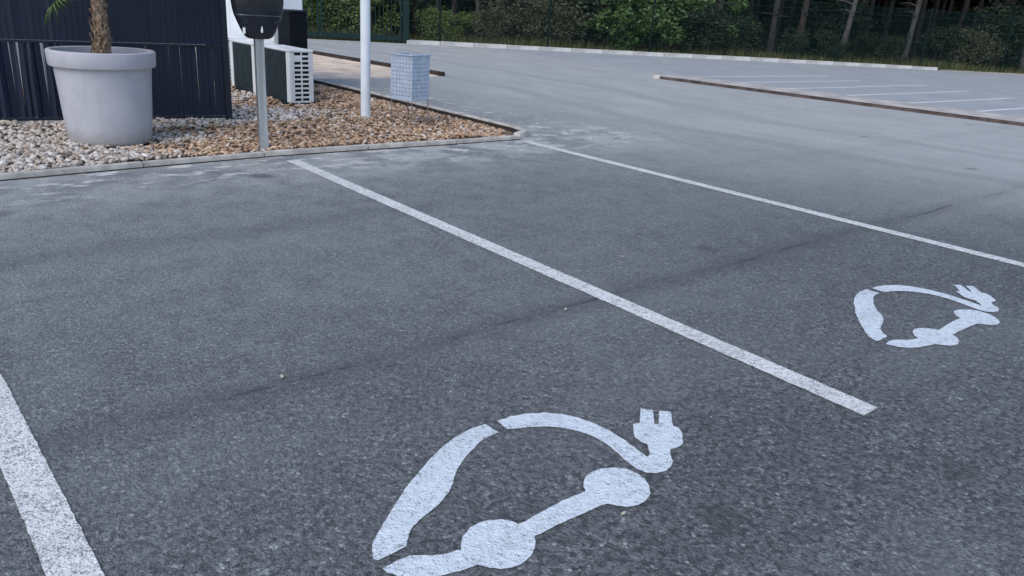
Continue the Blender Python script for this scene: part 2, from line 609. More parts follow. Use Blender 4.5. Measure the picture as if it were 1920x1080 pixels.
bk = struct(empty('bed_kerb', (0, 0, 0)))
FR = [(-3.2, 6.02), (-2.2, 6.07), (-1.2, 6.12), (-.2, 6.17), (.8, 6.215), (1.76, 6.28), (2.73, 6.32), (3.7, 6.29), (4.65, 6.235), (5.46, 6.225),
      (5.70, 6.36), (5.76, 6.62), (5.765, 7.6), (5.765, 8.6), (5.765, 9.6), (5.765, 10.6), (5.765, 11.3)]
for i in range(len(FR) - 1):
    hz = .040 if i < 9 else .062
    kerb_piece(MB(), FR[i], FR[i + 1], .06 if i < 9 else .075, -.06, hz + random.uniform(-.004, .004)).build('kerb_stone', M['concrete'], bk, bevel=.006)
JN = [(x, y - .004) for x, y in FR[:10]]
for a, b in zip(JN[:-1], JN[1:]):
    kerb_piece(MB(), (a[0], a[1] - .016), (b[0], b[1] - .016), .0165, -.02, .006).build('joint_filler', M['darkedge_shade'], bk)
for i in range(10, 16):  # dark strip painting in the shade on the kerb's inner face
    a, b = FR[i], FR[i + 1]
    kerb_piece(MB(), (a[0] - .079, a[1]), (b[0] - .079, b[1]), .02, -.05, .050).build('kerb_shade_strip', M['darkedge_shade'], bk)

# soil sheet in the bed
bedp = [(x, y + .05) for x, y in FR[:10]] + [(5.58, 6.44), (5.66, 6.64), (5.66, 11.3), (-3.2, 11.3)]
bed = struct(sheet('planting_bed', bedp, .012, M['bed_base']))

# ---- sandy bed further back with its dark edging
sb = struct(sheet('sandy_bed', [(5.9, 11.75), (8.35, 11.85), (8.52, 12.05), (8.40, 14), (8.26, 17.6), (5.9, 17.6)], .008, M['sand']))
mb = MB()
pl = [(8.60, 11.95), (8.47, 13.2), (8.40, 14.6), (8.32, 16.0), (8.26, 17.6)]
for a, b in zip(pl[:-1], pl[1:]):
    e = kerb_piece(MB(), a, b, .06, -.03, .075).build('edging_strip', M['darkedge_shade'], sb, bevel=.004)
for a, b in zip([(5.9, 11.70), (6.8, 11.72), (7.7, 11.74)], [(6.8, 11.72), (7.7, 11.74), (8.5, 11.80)]):
    kerb_piece(MB(), a, b, .08, -.03, .012).build('edging_strip', M['concrete'], sb, bevel=.004)

# ---- long brown edging with a dusty verge behind it
vr = struct(sheet('dusty_island', [(13.50, 11.0), (13.9, 11.3), (14.35, 10.4), (14.75, 7.5), (15.2, 4.2), (15.9, -2), (14.75, -2), (14.14, 4.2), (13.7, 7.9)], .055, M['sand_grey']))
il = [(13.40, 11.0), (13.50, 9.9), (13.60, 8.7), (13.72, 7.5), (13.88, 6.1), (14.04, 4.8), (14.26, 3.0), (14.5, .8), (14.75, -2)]
for a, b in zip(il[:-1], il[1:]):
    kerb_piece(MB(), a, b, .07, -.03, .050 + random.uniform(-.005, .005)).build('edging_strip', M['rust'], vr, bevel=.006)
kerb_piece(MB(), (13.30, 11.10), (13.42, 10.98), .10, -.03, .075).build('end_stone', M['concrete'], vr, bevel=.02)

# ================================================================== PAINTED MARKINGS


def painted_strip(name, a, b, wd, z, mat, step=.022, jit=.0011):
    a, b = np.array(a), np.array(b)
    L = np.linalg.norm(b - a)
    d = (b - a) / L
    n = np.array([-d[1], d[0]])
    k = max(2, int(L / step))
    V, F = [], []
    for i in range(k + 1):
        p = a + d * L * i / k
        for sg in (-1, 1):
            q = p + n * sg * (wd / 2 + rng.normal() * jit)
            V.append((q[0], q[1], z))
    for i in range(k):
        F.append((2 * i, 2 * i + 2, 2 * i + 3, 2 * i + 1))
    me = np_mesh(name, V, F, mat)
    return link(name, me)


GL = 'white lines between the charging bays'
tag(painted_strip('painted_line', (.245, 6.1), (.262, .9), .108, .004, M['paint_line']), 'broad speckled white bay line crossing the bottom left corner of the photo', 'painted line', GL)
tag(painted_strip('painted_line', (2.868, 6.10), (2.756, 1.078), .108, .004, M['paint_line']), 'white bay line running from below the charger post to between the two symbols', 'painted line', GL)
tag(painted_strip('painted_line', (5.428, 6.08), (5.512, .9), .108, .004, M['paint_line']), 'white bay line starting at the pointed corner of the kerb', 'painted line', GL)

GF = 'faint white lines of the far car park'
NUM = ('nearest', 'second', 'third', 'fourth', 'fifth', 'sixth', 'seventh', 'farthest')
for i, yy in enumerate((3.1, 4.3, 5.45, 6.6, 7.75, 8.9, 10.0, 11.1)):
    tag(painted_strip('far_painted_line', (15.5 - .1 * i, yy + .1), (20.4 - .1 * i + (i % 3) * .5, yy - .15), .13, .004, M['paint_old'], .2, .006),
        NUM[i] + ' of the faint parking lines in the far car park', 'painted line', GF)
tag(painted_strip('far_painted_line', (14.55, 10.6), (15.55, 2.0), .13, .0082, M['paint_old'], .2, .006), 'faint long white line running along the dusty strip behind the brown edging', 'painted line', GF)

SYM = [[[1.512, 1.81], [1.446, 1.811], [1.375, 1.796], [1.316, 1.775], [1.243, 1.741], [1.173, 1.697], [1.112, 1.664], [1.053, 1.621], [1.003, 1.584], [0.956, 1.547], [0.914, 1.514], [0.881, 1.483], [0.867, 1.462], [0.857, 1.435], [0.863, 1.426], [0.897, 1.427], [0.946, 1.427], [0.956, 1.434], [0.974, 1.457], [1.001, 1.481], [1.039, 1.502], [1.089, 1.517], [1.137, 1.536], [1.179, 1.56], [1.21, 1.584], [1.244, 1.617], [1.28, 1.647], [1.324, 1.678], [1.372, 1.703], [1.418, 1.725], [1.468, 1.739], [1.515, 1.74]],
       [[1.557, 1.802], [1.614, 1.801], [1.676, 1.786], [1.739, 1.751], [1.78, 1.71], [1.807, 1.664], [1.824, 1.609], [1.834, 1.54], [1.832, 1.472], [1.824, 1.413], [1.815, 1.365], [1.815, 1.352], [1.829, 1.356], [1.864, 1.392], [1.875, 1.405], [1.869, 1.428], [1.875, 1.461], [1.936, 1.523], [1.962, 1.513], [2.042, 1.581], [2.074, 1.55], [1.999, 1.48], [2.012, 1.471], [2.088, 1.533], [2.12, 1.505], [2.043, 1.435], [2.05, 1.415], [2.031, 1.384], [1.98, 1.34], [1.959, 1.334], [1.916, 1.34], [1.89, 1.321], [1.866, 1.291], [1.836, 1.273], [1.801, 1.266], [1.76, 1.276], [1.74, 1.296], [1.733, 1.328], [1.736, 1.361], [1.748, 1.411], [1.761, 1.463], [1.764, 1.516], [1.755, 1.567], [1.733, 1.616], [1.703, 1.655], [1.67, 1.684], [1.619, 1.711], [1.582, 1.725], [1.552, 1.739]],
       [[0.856, 1.391], [0.893, 1.396], [0.936, 1.395], [0.961, 1.381], [0.986, 1.36], [1.016, 1.346], [1.042, 1.341], [1.059, 1.337], [1.074, 1.358], [1.095, 1.376], [1.13, 1.394], [1.165, 1.398], [1.197, 1.39], [1.227, 1.372], [1.245, 1.346], [1.251, 1.329], [1.277, 1.328], [1.314, 1.332], [1.374, 1.336], [1.433, 1.338], [1.491, 1.336], [1.515, 1.333], [1.534, 1.362], [1.562, 1.384], [1.598, 1.395], [1.636, 1.393], [1.675, 1.375], [1.705, 1.348], [1.716, 1.313], [1.711, 1.274], [1.692, 1.24], [1.665, 1.213], [1.631, 1.198], [1.592, 1.196], [1.558, 1.208], [1.536, 1.231], [1.522, 1.253], [1.496, 1.258], [1.438, 1.26], [1.376, 1.263], [1.323, 1.266], [1.273, 1.263], [1.255, 1.266], [1.222, 1.229], [1.191, 1.211], [1.155, 1.202], [1.121, 1.205], [1.095, 1.218], [1.075, 1.238], [1.059, 1.263], [1.023, 1.268], [0.994, 1.276], [0.967, 1.284], [0.939, 1.292], [0.903, 1.312], [0.873, 1.347], [0.862, 1.372]]]
GS = 'electric car symbols painted in the bays'
for (dx, dy, s, lab) in ((0, 0, 1.0, 'large white painted electric car symbol with plug in the nearest bay'),
                         (2.593, -.036, 1.02, 'smaller looking white electric car symbol near the right edge of the photo')):
    root = tag(empty('electric_car_symbol', (.86 + dx, 1.19 + dy, .004)), lab, 'painted symbol', GS)
    for nm, poly in zip(('car_tail', 'car_roof_and_plug', 'car_floor_and_wheels'), SYM):
        rag = []
        for i in range(len(poly)):
            p, q = np.array(poly[i]), np.array(poly[(i + 1) % len(poly)])
            k = max(1, int(np.linalg.norm(q - p) / .011))
            for j in range(k):
                rag.append(p + (q - p) * j / k + rng.normal(size=2) * .0009)
        sheet(nm, [((x - .86) * s, (y - 1.19) * s) for x, y in rag], 0, M['paint_sym'], root)

# ================================================================== THINGS IN AND ROUND THE BED
# ---- black slat fence
A0, A1 = Vector((-1.25, 8.88, 0)), Vector((3.15, 8.055, 0))
L = (A1 - A0).length
rz = math.atan2(A1.y - A0.y, A1.x - A0.x)
fence = tag(empty('slat_fence', A0, rz), 'black fence of narrow upright slats behind the big planter', 'fence')
ZB, ZM, ZT = .085, .755, 1.80
slat = MB().box(-.0244, .0244, -.004, .004, 0, 1).mesh('slat', M['fence_slat'])
npos = int(L / .05)
for i in range(npos):
    x = L - .075 - i * .05
    for (z0, z1) in ((ZB, ZM - .012), (ZM + .012, ZT)):
        lean = random.gauss(0, .004)
        yawj = random.gauss(0, .03)
        if i > 28 and random.random() < (.8 if z0 < .5 else .35):
            lean = random.gauss(0, .014)
            yawj = random.gauss(0, .35)
        o = link('slat', slat, fence, (x, random.uniform(-.002, .002), z0), (0, lean, yawj), (1, 1, z1 - z0))
mb = MB()
for z, hh in ((ZB - .012, .02), (ZM, .022), (ZT, .02)):
    MB().box(0, L - .04, -.028, -.008, z - hh / 2, z + hh / 2).build('rail', M['fence_metal'], fence, bevel=.004)
mb = MB()
for i in range(npos):
    x = L - .05 - i * .05
    mb.box(x - .0025, x + .0025, -.017, -.012, ZB - .02, ZT + .03)
stuff(mb.build('mesh_wire', M['fence_metal'], fence))
for x in (L - .03, L - 2.55):
    p = MB().box(x - .03, x + .03, -.03, .03, .0, ZT + .06).build('post', M['fence_metal'], fence, bevel=.005)
    MB().box(x - .032, x + .032, -.032, .032, ZT + .061, ZT + .075).build('cap', M['fence_metal'], p, bevel=.004)
MB().box(0, L - .07, -.02, .02, .0, .062).build('base_board', M['concrete_pale'], fence, bevel=.004)
MB().box(L - .06, L + .16, .02, .06, .018, .04).build('foot_bar', M['fence_metal'], fence, bevel=.003)

# ---- planter and palm
PX, PY = 1.80, 7.28
pot = tag(empty('planter', (PX, PY, .03)), 'large round grey planter with a thick rim in front of the black fence', 'planter')
MB().lathe([(0, 0), (.300, 0), (.314, .012), (.32, .04), (.338, .25), (.350, .45), (.363, .605), (.366, .622)], 64).build('body', M['pot'], pot, True)
MB().lathe([(.363, .618), (.394, .620), (.399, .63), (.404, .72), (.402, .738), (.393, .744), (.372, .744), (.364, .736), (.358, .60), (.34, .60)], 64).build('rim', M['pot'], pot, True)
V = MB()
rg = []
for j, r in enumerate((0.001, .10, .19, .27, .33, .36)):
    rg.append([(r * math.cos(k * math.tau / 40), r * math.sin(k * math.tau / 40), .655 + random.uniform(-.008, .008) + .02 * (1 - r / .42)) for k in range(40)])
V.loft(rg, cap=False).build('soil', M['soil'], pot, True)

palm = tag(empty('palm', (PX + .005, PY + .02, .68)), 'small palm with a shaggy brown trunk growing in the grey planter', 'palm')
zs = [i * .05 for i in range(24)]
MB().tube([(.07 * z + .006 * math.sin(z * 9), .1 * z + .006 * math.cos(z * 7), z) for z in zs],
          [.072 - .020 * min(1, z / .5) + .006 * math.sin(z * 60) for z in zs], 12).build('trunk', M['palm_trunk'], palm, True)
mb = MB()
for i in range(150):
    z = .0 + i / 150 * 1.12
    a = i * 2.399 + random.uniform(-.3, .3)
    r = .066 - .020 * min(1, z / .5)
    c = Vector((.07 * z, .1 * z, z))
    o_ = Vector((math.cos(a), math.sin(a), 0))
    t_ = Vector((-o_.y, o_.x, 0))
    ln = random.uniform(.05, .10)
    out = random.uniform(.012, .034)
    wd = random.uniform(.016, .03)
    b0 = c + o_ * (r - .01)
    vs = [b0 + t_ * wd, b0 - t_ * wd, b0 - t_ * wd * .6 + o_ * out + Vector((0, 0, ln)), b0 + t_ * wd * .6 + o_ * out + Vector((0, 0, ln)),
          b0 + o_ * .014 + Vector((0, 0, ln * .3)), b0 + o_ * (out + .008) + Vector((0, 0, ln * .85))]
    mb.add(vs, [(0, 1, 4), (1, 2, 5, 4), (3, 0, 4, 5), (2, 3, 5)])
stuff(mb.build('leaf_bases', M['palm_trunk'], palm))


def frond_mesh(k):
    mb = MB()
    R = random.Random(k)
    P0, P1 = Vector((0, 0, 0)), Vector((.42, 0, .10))
    mb.tube([P0, P0.lerp(P1, .5) + Vector((0, 0, .02)), P1], [.012, .008, .006], 6)
    nl = 26
    for i in range(nl):
        a = math.radians(-120 + 240 * i / (nl - 1))
        d = Vector((math.cos(a), math.sin(a), 0))
        t_ = Vector((-d.y, d.x, 0))
        ln = .40 * (1 - .25 * abs(a) / 2.1) * R.uniform(.9, 1.05)
        dr = R.uniform(.05, .13)
        pts = [P1, P1 + d * ln * .55 + Vector((0, 0, .02)), P1 + d * ln + Vector((0, 0, -dr))]
        w1, w2 = .004, .013
        vs = [pts[0] + t_ * w1, pts[0] - t_ * w1, pts[1] + t_ * w2, pts[1] - t_ * w2, pts[2], pts[1] + Vector((0, 0, -.008))]
        mb.add(vs, [(0, 1, 5), (0, 5, 2), (1, 3, 5), (2, 5, 4), (5, 3, 4)])
    return mb.mesh('frond', M['frond'])


fm = [frond_mesh(k) for k in range(3)]
for i in range(15):
    a = i * 2.399
    el = -0.75 + 1.9 * i / 14
    link('frond', fm[i % 3], palm, (.085, .115, 1.06 + .010 * i), (random.uniform(-.2, .2), -el, a), (1, 1, 1))
# the low hanging frond that reaches into view on the left
link('frond', fm[1], palm, (.04, .06, .60), (.1, .75, 2.85), (.72, .72, .72))

# ---- charging station
ch = tag(empty('charging_station', (2.80, 6.50, .03), math.radians(-8)), 'black electric car charger on a slim aluminium post by the kerb', 'charging station')
mb = MB()
pr = [(-.035, -.03), (-.012, -.03), (-.012, -.018), (.012, -.018), (.012, -.03), (.035, -.03), (.035, .03), (-.035, .03)]
mb.loft([[(x, y, z) for x, y in pr] for z in (0.0, .96)]).build('post', M['alu'], ch, bevel=.003)
MB().box(-.06, .06, -.05, .05, -.005, .012).build('base_plate', M['alu'], ch, bevel=.003)


def rr(wd, dp, z, y=0, e=4.0, n=40):
    r = []
    for k in range(n):
        q = math.tau * k / n
        c, s = math.cos(q), math.sin(q)
        r.append((wd / 2 * math.copysign(abs(c) ** (2 / e), c), y + dp / 2 * math.copysign(abs(s) ** (2 / e), s), z))
    return r


shell = [(.10, .07, .902), (.165, .115, .906), (.205, .145, .918), (.245, .168, .945), (.285, .186, .985), (.325, .200, 1.03), (.365, .212, 1.08),
         (.392, .219, 1.13), (.406, .222, 1.19), (.41, .222, 1.30), (.406, .222, 1.40), (.385, .212, 1.46), (.33, .18, 1.49), (.2, .12, 1.503)]
MB().loft([rr(a, b, z, -.01, 3.2) for a, b, z in shell]).build('shell', M['black_gloss'], ch, True)
MB().loft([rr(.368, .2155, 1.0815, -.01, 3.2), rr(.3725, .218, 1.083, -.01, 3.2), rr(.3735, .2185, 1.088, -.01, 3.2), rr(.372, .217, 1.0895, -.01, 3.2)]).build('trim_seam', M['silver'], ch, True)
MB().box(-.006, .010, -.106, -.088, .955, 1.045, Matrix.Rotation(-.0, 4, 'X')).build('status_strip', M['white_plastic_and_highlight'], ch, bevel=.003)
for sx in (-.125, .115):
    sk = MB().tube([(sx, -.080, 1.045), (sx, -.108, 1.038)], [.030, .030], 20).build('socket', M['black_gloss'], ch, True)
    MB().tube([(sx, -.1085, 1.038), (sx, -.111, 1.0375)], [.022, .022], 16).build('socket_lid', M['black_soft'], sk, True)
MB().box(-.142, -.128, -.104, -.07, .945, .99).build('edge_highlight', M['white_plastic_and_highlight'], ch, bevel=.002)  # white piece put in as the highlight on the shell's glossy left edge
MB().box(-.11, .11, -.126, -.116, 1.22, 1.36).build('screen', M['black_gloss'], ch, bevel=.003)


# ---- outdoor air units
def air_unit(loc, label):
    W, D, H = .80, .30, .645
    r = tag(empty('outdoor_air_unit', loc), label, 'air conditioner', 'outdoor air units behind the fence')
    # local: x = depth (front at 0, faces -x), y = along, 0 near end
    zb = .005
    mb = MB()
    MB().box(.012, D, .012, W - .012, zb + .01, H - .02).build('core', M['ac_black'], r)
    MB().box(-.006, D + .006, -.006, W + .006, H - .03, H).build('lid', M['ac_white'], r, bevel=.008)
    MB().box(0, D, 0, W, zb, zb + .03).build('base_pan', M['ac_dark'], r, bevel=.004)
    for y0, y1 in ((0, .10), (W - .10, W)):
        MB().box(0, .045, y0, y1, zb + .031, H - .031).build('front_corner', M['ac_white'], r, bevel=.005)
        MB().box(D - .04, D, y0, y1, zb + .031, H - .031).build('rear_corner', M['ac_white'], r, bevel=.005)
    # front grille panel with horizontal bars and the fan ring
    g = MB().box(.004, .012, .101, W - .101, zb + .031, H - .031).build('grille', M['ac_dark'], r)
    mb = MB()
    for k in range(26):
        z = zb + .042 + k * .0217
        mb.box(-.004, .0038, .105, W - .105, z, z + .006)
    mb.build('grille_bars', M['ac_dark'], g)
    # side panel (near end) with two columns of slots
    cols = [(.045, .060), (.142, .160), (.242, .260)]
    for x0, x1 in cols:
        MB().box(x0, x1, .0, .011, zb + .031, H - .031).build('side_upright', M['ac_white'], r, bevel=.002)
    for k in range(12):
        z = zb + .031 + k * .0525
        for x0, x1 in ((.0605, .1415), (.1605, .2415)):
            hgt = .021
            MB().box(x0, x1, .001, .010, z, min(z + hgt, H - .032)).build('side_slat', M['ac_white'], r)
    MB().box(.0605, .1415, -.001, .010, H - .135, H - .085).build('handle_plate', M['ac_white'], r, bevel=.002)
    for y in (.08, W - .08):
        MB().box(.02, D - .02, y - .03, y + .03, -.03, zb - .001).build('foot', M['concrete'], r)
    return r


air_unit((4.235, 8.99, .012), 'nearer white outdoor air unit showing its slotted side, right of the charger post')
air_unit((4.205, 10.87, .012), 'third air unit of which only a sliver shows beside the fence end')
air_unit((4.215, 9.93, .012), 'farther white outdoor air unit between the fence end and the charger post')

# ---- white technical cabin and dark cabinet behind the units
cb = tag(empty('white_cabin', (4.66, 10.33, .0)), 'plain white cabin wall rising behind the farther air unit', 'cabin')
MB().box(0, .42, 0, 2.2, .05, 2.25).build('walls', M['wall_white'], cb, bevel=.01)
MB().box(-.04, .46, -.04, 2.24, 2.251, 2.31).build('roof', M['wall_white'], cb, bevel=.01)
MB().box(.02, .40, .02, 2.18, .0, .049).build('plinth', M['concrete'], cb)
for y in (.72, 1.46):
    MB().box(-.004, -.0005, y - .006, y + .006, .06, 2.24).build('panel_joint', M['ac_white'], cb)
dc = tag(empty('dark_cabinet', (4.62, 9.76, .0)), 'dark box shaped cabinet standing just behind the nearer air unit', 'cabinet')
MB().box(0, .235, 0, .36, .03, 1.055).build('body', M['cabinet'], dc, bevel=.006)
MB().box(-.012, .247, -.012, .372, 1.056, 1.075).build('lid', M['fence_metal'], dc, bevel=.004)
MB().box(.02, .215, .02, .34, .0, .029).build('plinth', M['concrete'], dc)
MB().box(.016, .219, -.004, -.0005, .06, 1.02).build('door', M['cabinet'], dc, bevel=.001)

# ---- white pole
wp = tag(empty('white_pole', (4.545, 7.79, .0)), 'tall round white pole standing in the brown mulch', 'pole')
MB().tube([(0, 0, .02), (0, 0, 1.4), (0, 0, 3.2)], .053, 28).build('shaft', M['pole_white'], wp, True)
MB().lathe([(.001, 3.215), (.045, 3.212), (.056, 3.201)], 28).build('cap', M['pole_white'], wp, True)
MB().lathe([(.10, .0), (.095, .045), (.055, .052), (.05, .05)], 20).build('footing', M['concrete'], wp, True)

# ---- perforated litter bin on wire legs
S = .285
bn = tag(empty('litter_bin', (4.80, 7.30, .02), math.radians(17)), 'square perforated grey metal litter bin on thin legs at the kerb corner', 'litter bin')
ZL, ZH = .275, .735
pf = None
for k in range(4):
    # one perforated sheet: a grid with real holes
    nx, nz = 6, 10
    mb = MB()
    cw, chh = (S - .03) / nx, (ZH - ZL - .05) / nz
    for i in range(nx):
        for j in range(nz):
            x0, z0 = -S / 2 + .015 + i * cw, ZL + .025 + j * chh
            o8 = [(x0, z0), (x0 + cw, z0), (x0 + cw, z0 + chh), (x0, z0 + chh)]
            hx, hz_ = cw * .13, chh * .13
            cx, cz = x0 + cw / 2, z0 + chh / 2
            i8 = [(cx - hx, cz - hz_), (cx + hx, cz - hz_), (cx + hx, cz + hz_), (cx - hx, cz + hz_)]
            mb.add([(x, -S / 2, z) for x, z in o8 + i8], [(0, 1, 5, 4), (1, 2, 6, 5), (2, 3, 7, 6), (3, 0, 4, 7)])
    mb.box(-S / 2, S / 2, -S / 2 - .003, -S / 2 + .003, ZL, ZL + .025)
    mb.box(-S / 2, S / 2, -S / 2 - .003, -S / 2 + .003, ZH - .025, ZH)
    mb.box(-S / 2, -S / 2 + .015, -S / 2 - .003, -S / 2 + .003, ZL + .025, ZH - .025)
    mb.box(S / 2 - .015, S / 2, -S / 2 - .003, -S / 2 + .003, ZL + .025, ZH - .025)
    o = mb.build('perforated_panel', M['bin'], bn)
    o.rotation_euler = (0, 0, k * math.pi / 2)
for sx in (-1, 1):
    for sy in (-1, 1):
        MB().tube([(sx * (S / 2 - .006), sy * (S / 2 - .006), .0), (sx * (S / 2 - .006), sy * (S / 2 - .006), ZL + .01)], .0055, 8).build('leg', M['bin_wire'], bn, True)
MB().box(-S / 2 + .004, S / 2 - .004, -S / 2 + .004, S / 2 - .004, ZL + .002, ZL + .008).build('floor_plate', M['bin'], bn)
mb = MB()
q = S / 2 + .008
mb.tube([(-q, -q, ZH), (q, -q, ZH), (q, q, ZH), (-q, q, ZH), (-q, -q, ZH)], .008, 8)
mb.build('top_rim', M['bin'], bn, True)
MB().lathe([(.001, ZL + .012), (.105, ZL + .012), (.118, ZH - .02)], 24).build('liner', M['bin_wire'], bn, True)


# ================================================================== GRAVEL AND MULCH
def ico(sub):
    bm = bmesh.new()
    bmesh.ops.create_icosphere(bm, subdivisions=sub, radius=1)
    V = np.array([v.co[:] for v in bm.verts])
    F = np.array([[v.index for v in f.verts] for f in bm.faces])
    bm.free()
    return V, F


ICO = {'pebble': ico(2), 'chip': ico(1)}


def stone_proto(kind):
    V = ICO[kind][0].copy()
    d = rng.normal(size=(5, 3))
    d /= np.linalg.norm(d, axis=1)[:, None]
    for q in d:                     # cut a few facets
        lim = rng.uniform(.55, .85)
        pr = V @ q
        ex = np.clip(pr - lim, 0, None)
        V -= ex[:, None] * q * .85
    if kind == 'pebble':
        V *= np.array([1.0, rng.uniform(.45, .8), rng.uniform(.32, .55)])
    else:
        V *= np.array([1.0, rng.uniform(.36, .66), rng.uniform(.15, .28)])
    return V


def rotmat(a, b, c):
    ca, sa, cb_, sb_, cc, sc = np.cos(a), np.sin(a), np.cos(b), np.sin(b), np.cos(c), np.sin(c)
    Rz = np.array([[cc, -sc, 0], [sc, cc, 0], [0, 0, 1]])
    Rx = np.array([[1, 0, 0], [0, ca, -sa], [0, sa, ca]])
    Ry = np.array([[cb_, 0, sb_], [0, 1, 0], [-sb_, 0, cb_]])
    return Rz @ Ry @ Rx


def front_y(x):
    return float(np.interp(x, [p[0] for p in FR[:10]], [p[1] for p in FR[:10]])) + .085


def in_bed(x, y):
    if x < -2.4 or x > 5.62 or y < front_y(x) or y > 11.25:
        return False
    if x > 5.35 and y < 6.45 + (x - 5.35) * .5:
        return False
    if (x - PX) ** 2 + (y - PY) ** 2 < .30 ** 2:
        return False
    if abs(x - 2.8) < .05 and abs(y - 6.5) < .045:
        return False
    if 4.2 < x < 4.6 and 8.95 < y < 11.7:
        return False
    if x > 4.6 and x < 5.1 and y > 9.7:
        return False
    if (x - 4.545) ** 2 + (y - 7.79) ** 2 < .0049:
        return False
    yf = 8.06 + (3.11 - x) * .188
    if x < 3.15 and y > yf + .9:
        return False
    if x < 3.15 and abs(y - yf) < .03:
        return False
    return True


def pale(x, y):
    # pale pebbles at the left and behind the fence end, brown mulch to the right
    b = 1.95 + .35 * math.sin(x * 3.1 + y * 5.3) + .45 * (y - 6.3) * .7
    v = b - x
    if y > 7.75:
        v = max(v, 3.85 + .4 * math.sin(y * 4) - x)
    return v


PP = {'pebble': [stone_proto('pebble') for _ in range(10)], 'chip': [stone_proto('chip') for _ in range(10)]}
acc = {'pebble': [], 'chip': []}
singles = {'pebble': [], 'chip': []}
N = 31000
xs = rng.uniform(-2.4, 5.66, N)
ys = 6.1 + (11.25 - 6.1) * rng.uniform(0, 1, N) ** 1.5
for x, y in zip(xs, ys):
    if not in_bed(x, y):
        continue
    if x < .2 and y > 7.2 and rng.random() < .3:
        continue
    v = pale(x, y) + rng.normal() * .22
    kind = 'pebble' if v > 0 else 'chip'
    if kind == 'chip' and rng.random() < .03:
        kind = 'pebble'
    if kind == 'pebble':
        s = rng.uniform(.015, .040)
        tl = rng.normal(size=2) * .35
    else:
        s = rng.uniform(.014, .046)
        tl = rng.normal(size=2) * .40
    heap = .012 * math.sin(x * 4.2) * math.cos(y * 5)
    edge = min(1, max(0, (5.62 - x) / .7))
    z = .019 + .007 * edge + (rng.uniform(.0, .030) + heap) * edge
    k = rng.integers(10)
    Rm = rotmat(tl[0], tl[1], rng.uniform(0, math.tau))
    acc[kind].append((x, y, z, s, k, Rm))
bedo = bed
for kind in ('pebble', 'chip'):
    L_ = acc[kind]
    # the 300 that show largest become pieces of their own
    vis = [(a[3] / math.hypot(a[0], a[1]), i) for i, a in enumerate(L_)
           if a[2] > .034 and a[0] > .75 and a[1] < (8.0 if a[0] < 3.1 else 9.0)]
    top = set(i for _, i in sorted(vis, reverse=True)[:300])
    mes = []
    for k in range(10):
        mes.append(np_mesh(kind, PP[kind][k], ICO[kind][1], M[kind + '_one'], smooth=(kind == 'pebble')))
    VV, FF, o = [], [], 0
    for i, (x, y, z, s, k, Rm) in enumerate(L_):
        if i in top:
            ob = bpy.data.objects.new('pebble' if kind == 'pebble' else 'bark_chip', mes[k])
            COL.objects.link(ob)
            ob.matrix_world = Matrix.Translation((x, y, z)) @ Matrix([list(r) for r in Rm]).to_4x4() @ Matrix.Scale(s, 4)
            ob.parent = bedo
        else:
            VV.append((PP[kind][k] * s) @ Rm.T + np.array([x, y, z]))
            FF.append(ICO[kind][1] + o)
            o += len(ICO[kind][0])
    ob = link('pebbles' if kind == 'pebble' else 'bark_mulch', np_mesh(kind + 's', np.vstack(VV), np.vstack(FF), M[kind], smooth=(kind == 'pebble')))
    stuff(ob, 'pale grey and white pebbles round the planter' if kind == 'pebble' else 'brown bark mulch filling the right of the bed', 'gravel' if kind == 'pebble' else 'mulch')


# ================================================================== FAR FENCE AND GATE
def wire_panel(W, H, n):
    mb = MB()
    for i in range(n + 1):
        x = W * i / n
        mb.box(x - .003, x + .003, -.003, .003, .02, H)
    for j in range(10):
        z = .03 + (H - .06) * j / 9
        mb.box(0, W, .003, .009, z - .0035, z + .0035)
    for z in (.35, H - .25):
        mb.box(0, W, -.025, -.003, z - .004, z + .004)
    return mb


gf = tag(empty('green_mesh_fence', (*bnd(14.9, .25), 0), ang), 'green wire mesh fence on posts along the edge of the wood', 'fence')
pan = wire_panel(3.24, 1.85, 58).mesh('mesh_panel', M['green_metal'])
M['green_dark'] = simple('dark_green_post', (.004, .014, .013), .8, .2)
pst = MB().box(-.024, .024, -.024, .024, -.02, 1.95).mesh('post', M['green_dark'], bevel=.005)
for i in range(12):
    link('mesh_panel', pan, gf, (.93 + 3.3 * i, 0, .06))
    link('post', pst, gf, (.9 + 3.3 * i, -.0, 0))
link('mesh_panel', pan, gf, (.05, 0, .06), (0, 0, 0), (.25, 1, 1))
gt = tag(empty('green_gate', (*bnd(14.9, .05), 0), ang), 'dark green barred gate with a thick post behind the white pole', 'gate')
MB().box(-.20, -.02, -.09, .09, -.02, 2.3).build('post', M['green_metal'], gt, bevel=.008)
MB().box(-5.0, -4.85, -.08, .08, -.02, 2.3).build('post', M['green_metal'], gt, bevel=.008)
lf = [(-4.82, -2.53), (-2.50, -.23)]
for x0, x1 in lf:
    MB().box(x0, x1, -.03, .03, .06, .20).build('bottom_rail', M['green_metal'], gt, bevel=.005)
    MB().box(x0, x1, -.03, .03, 1.84, 1.90).build('top_rail', M['green_metal'], gt, bevel=.005)
    for xx in (x0, x1 - .06):
        MB().box(xx, xx + .06, -.029, .029, .201, 1.839).build('stile', M['green_metal'], gt, bevel=.005)
    k = 0
    x = x0 + .13
    while x < x1 - .1:
        MB().box(x, x + .022, -.011, .011, .201, 1.839).build('bar', M['green_metal'], gt)
        x += .115


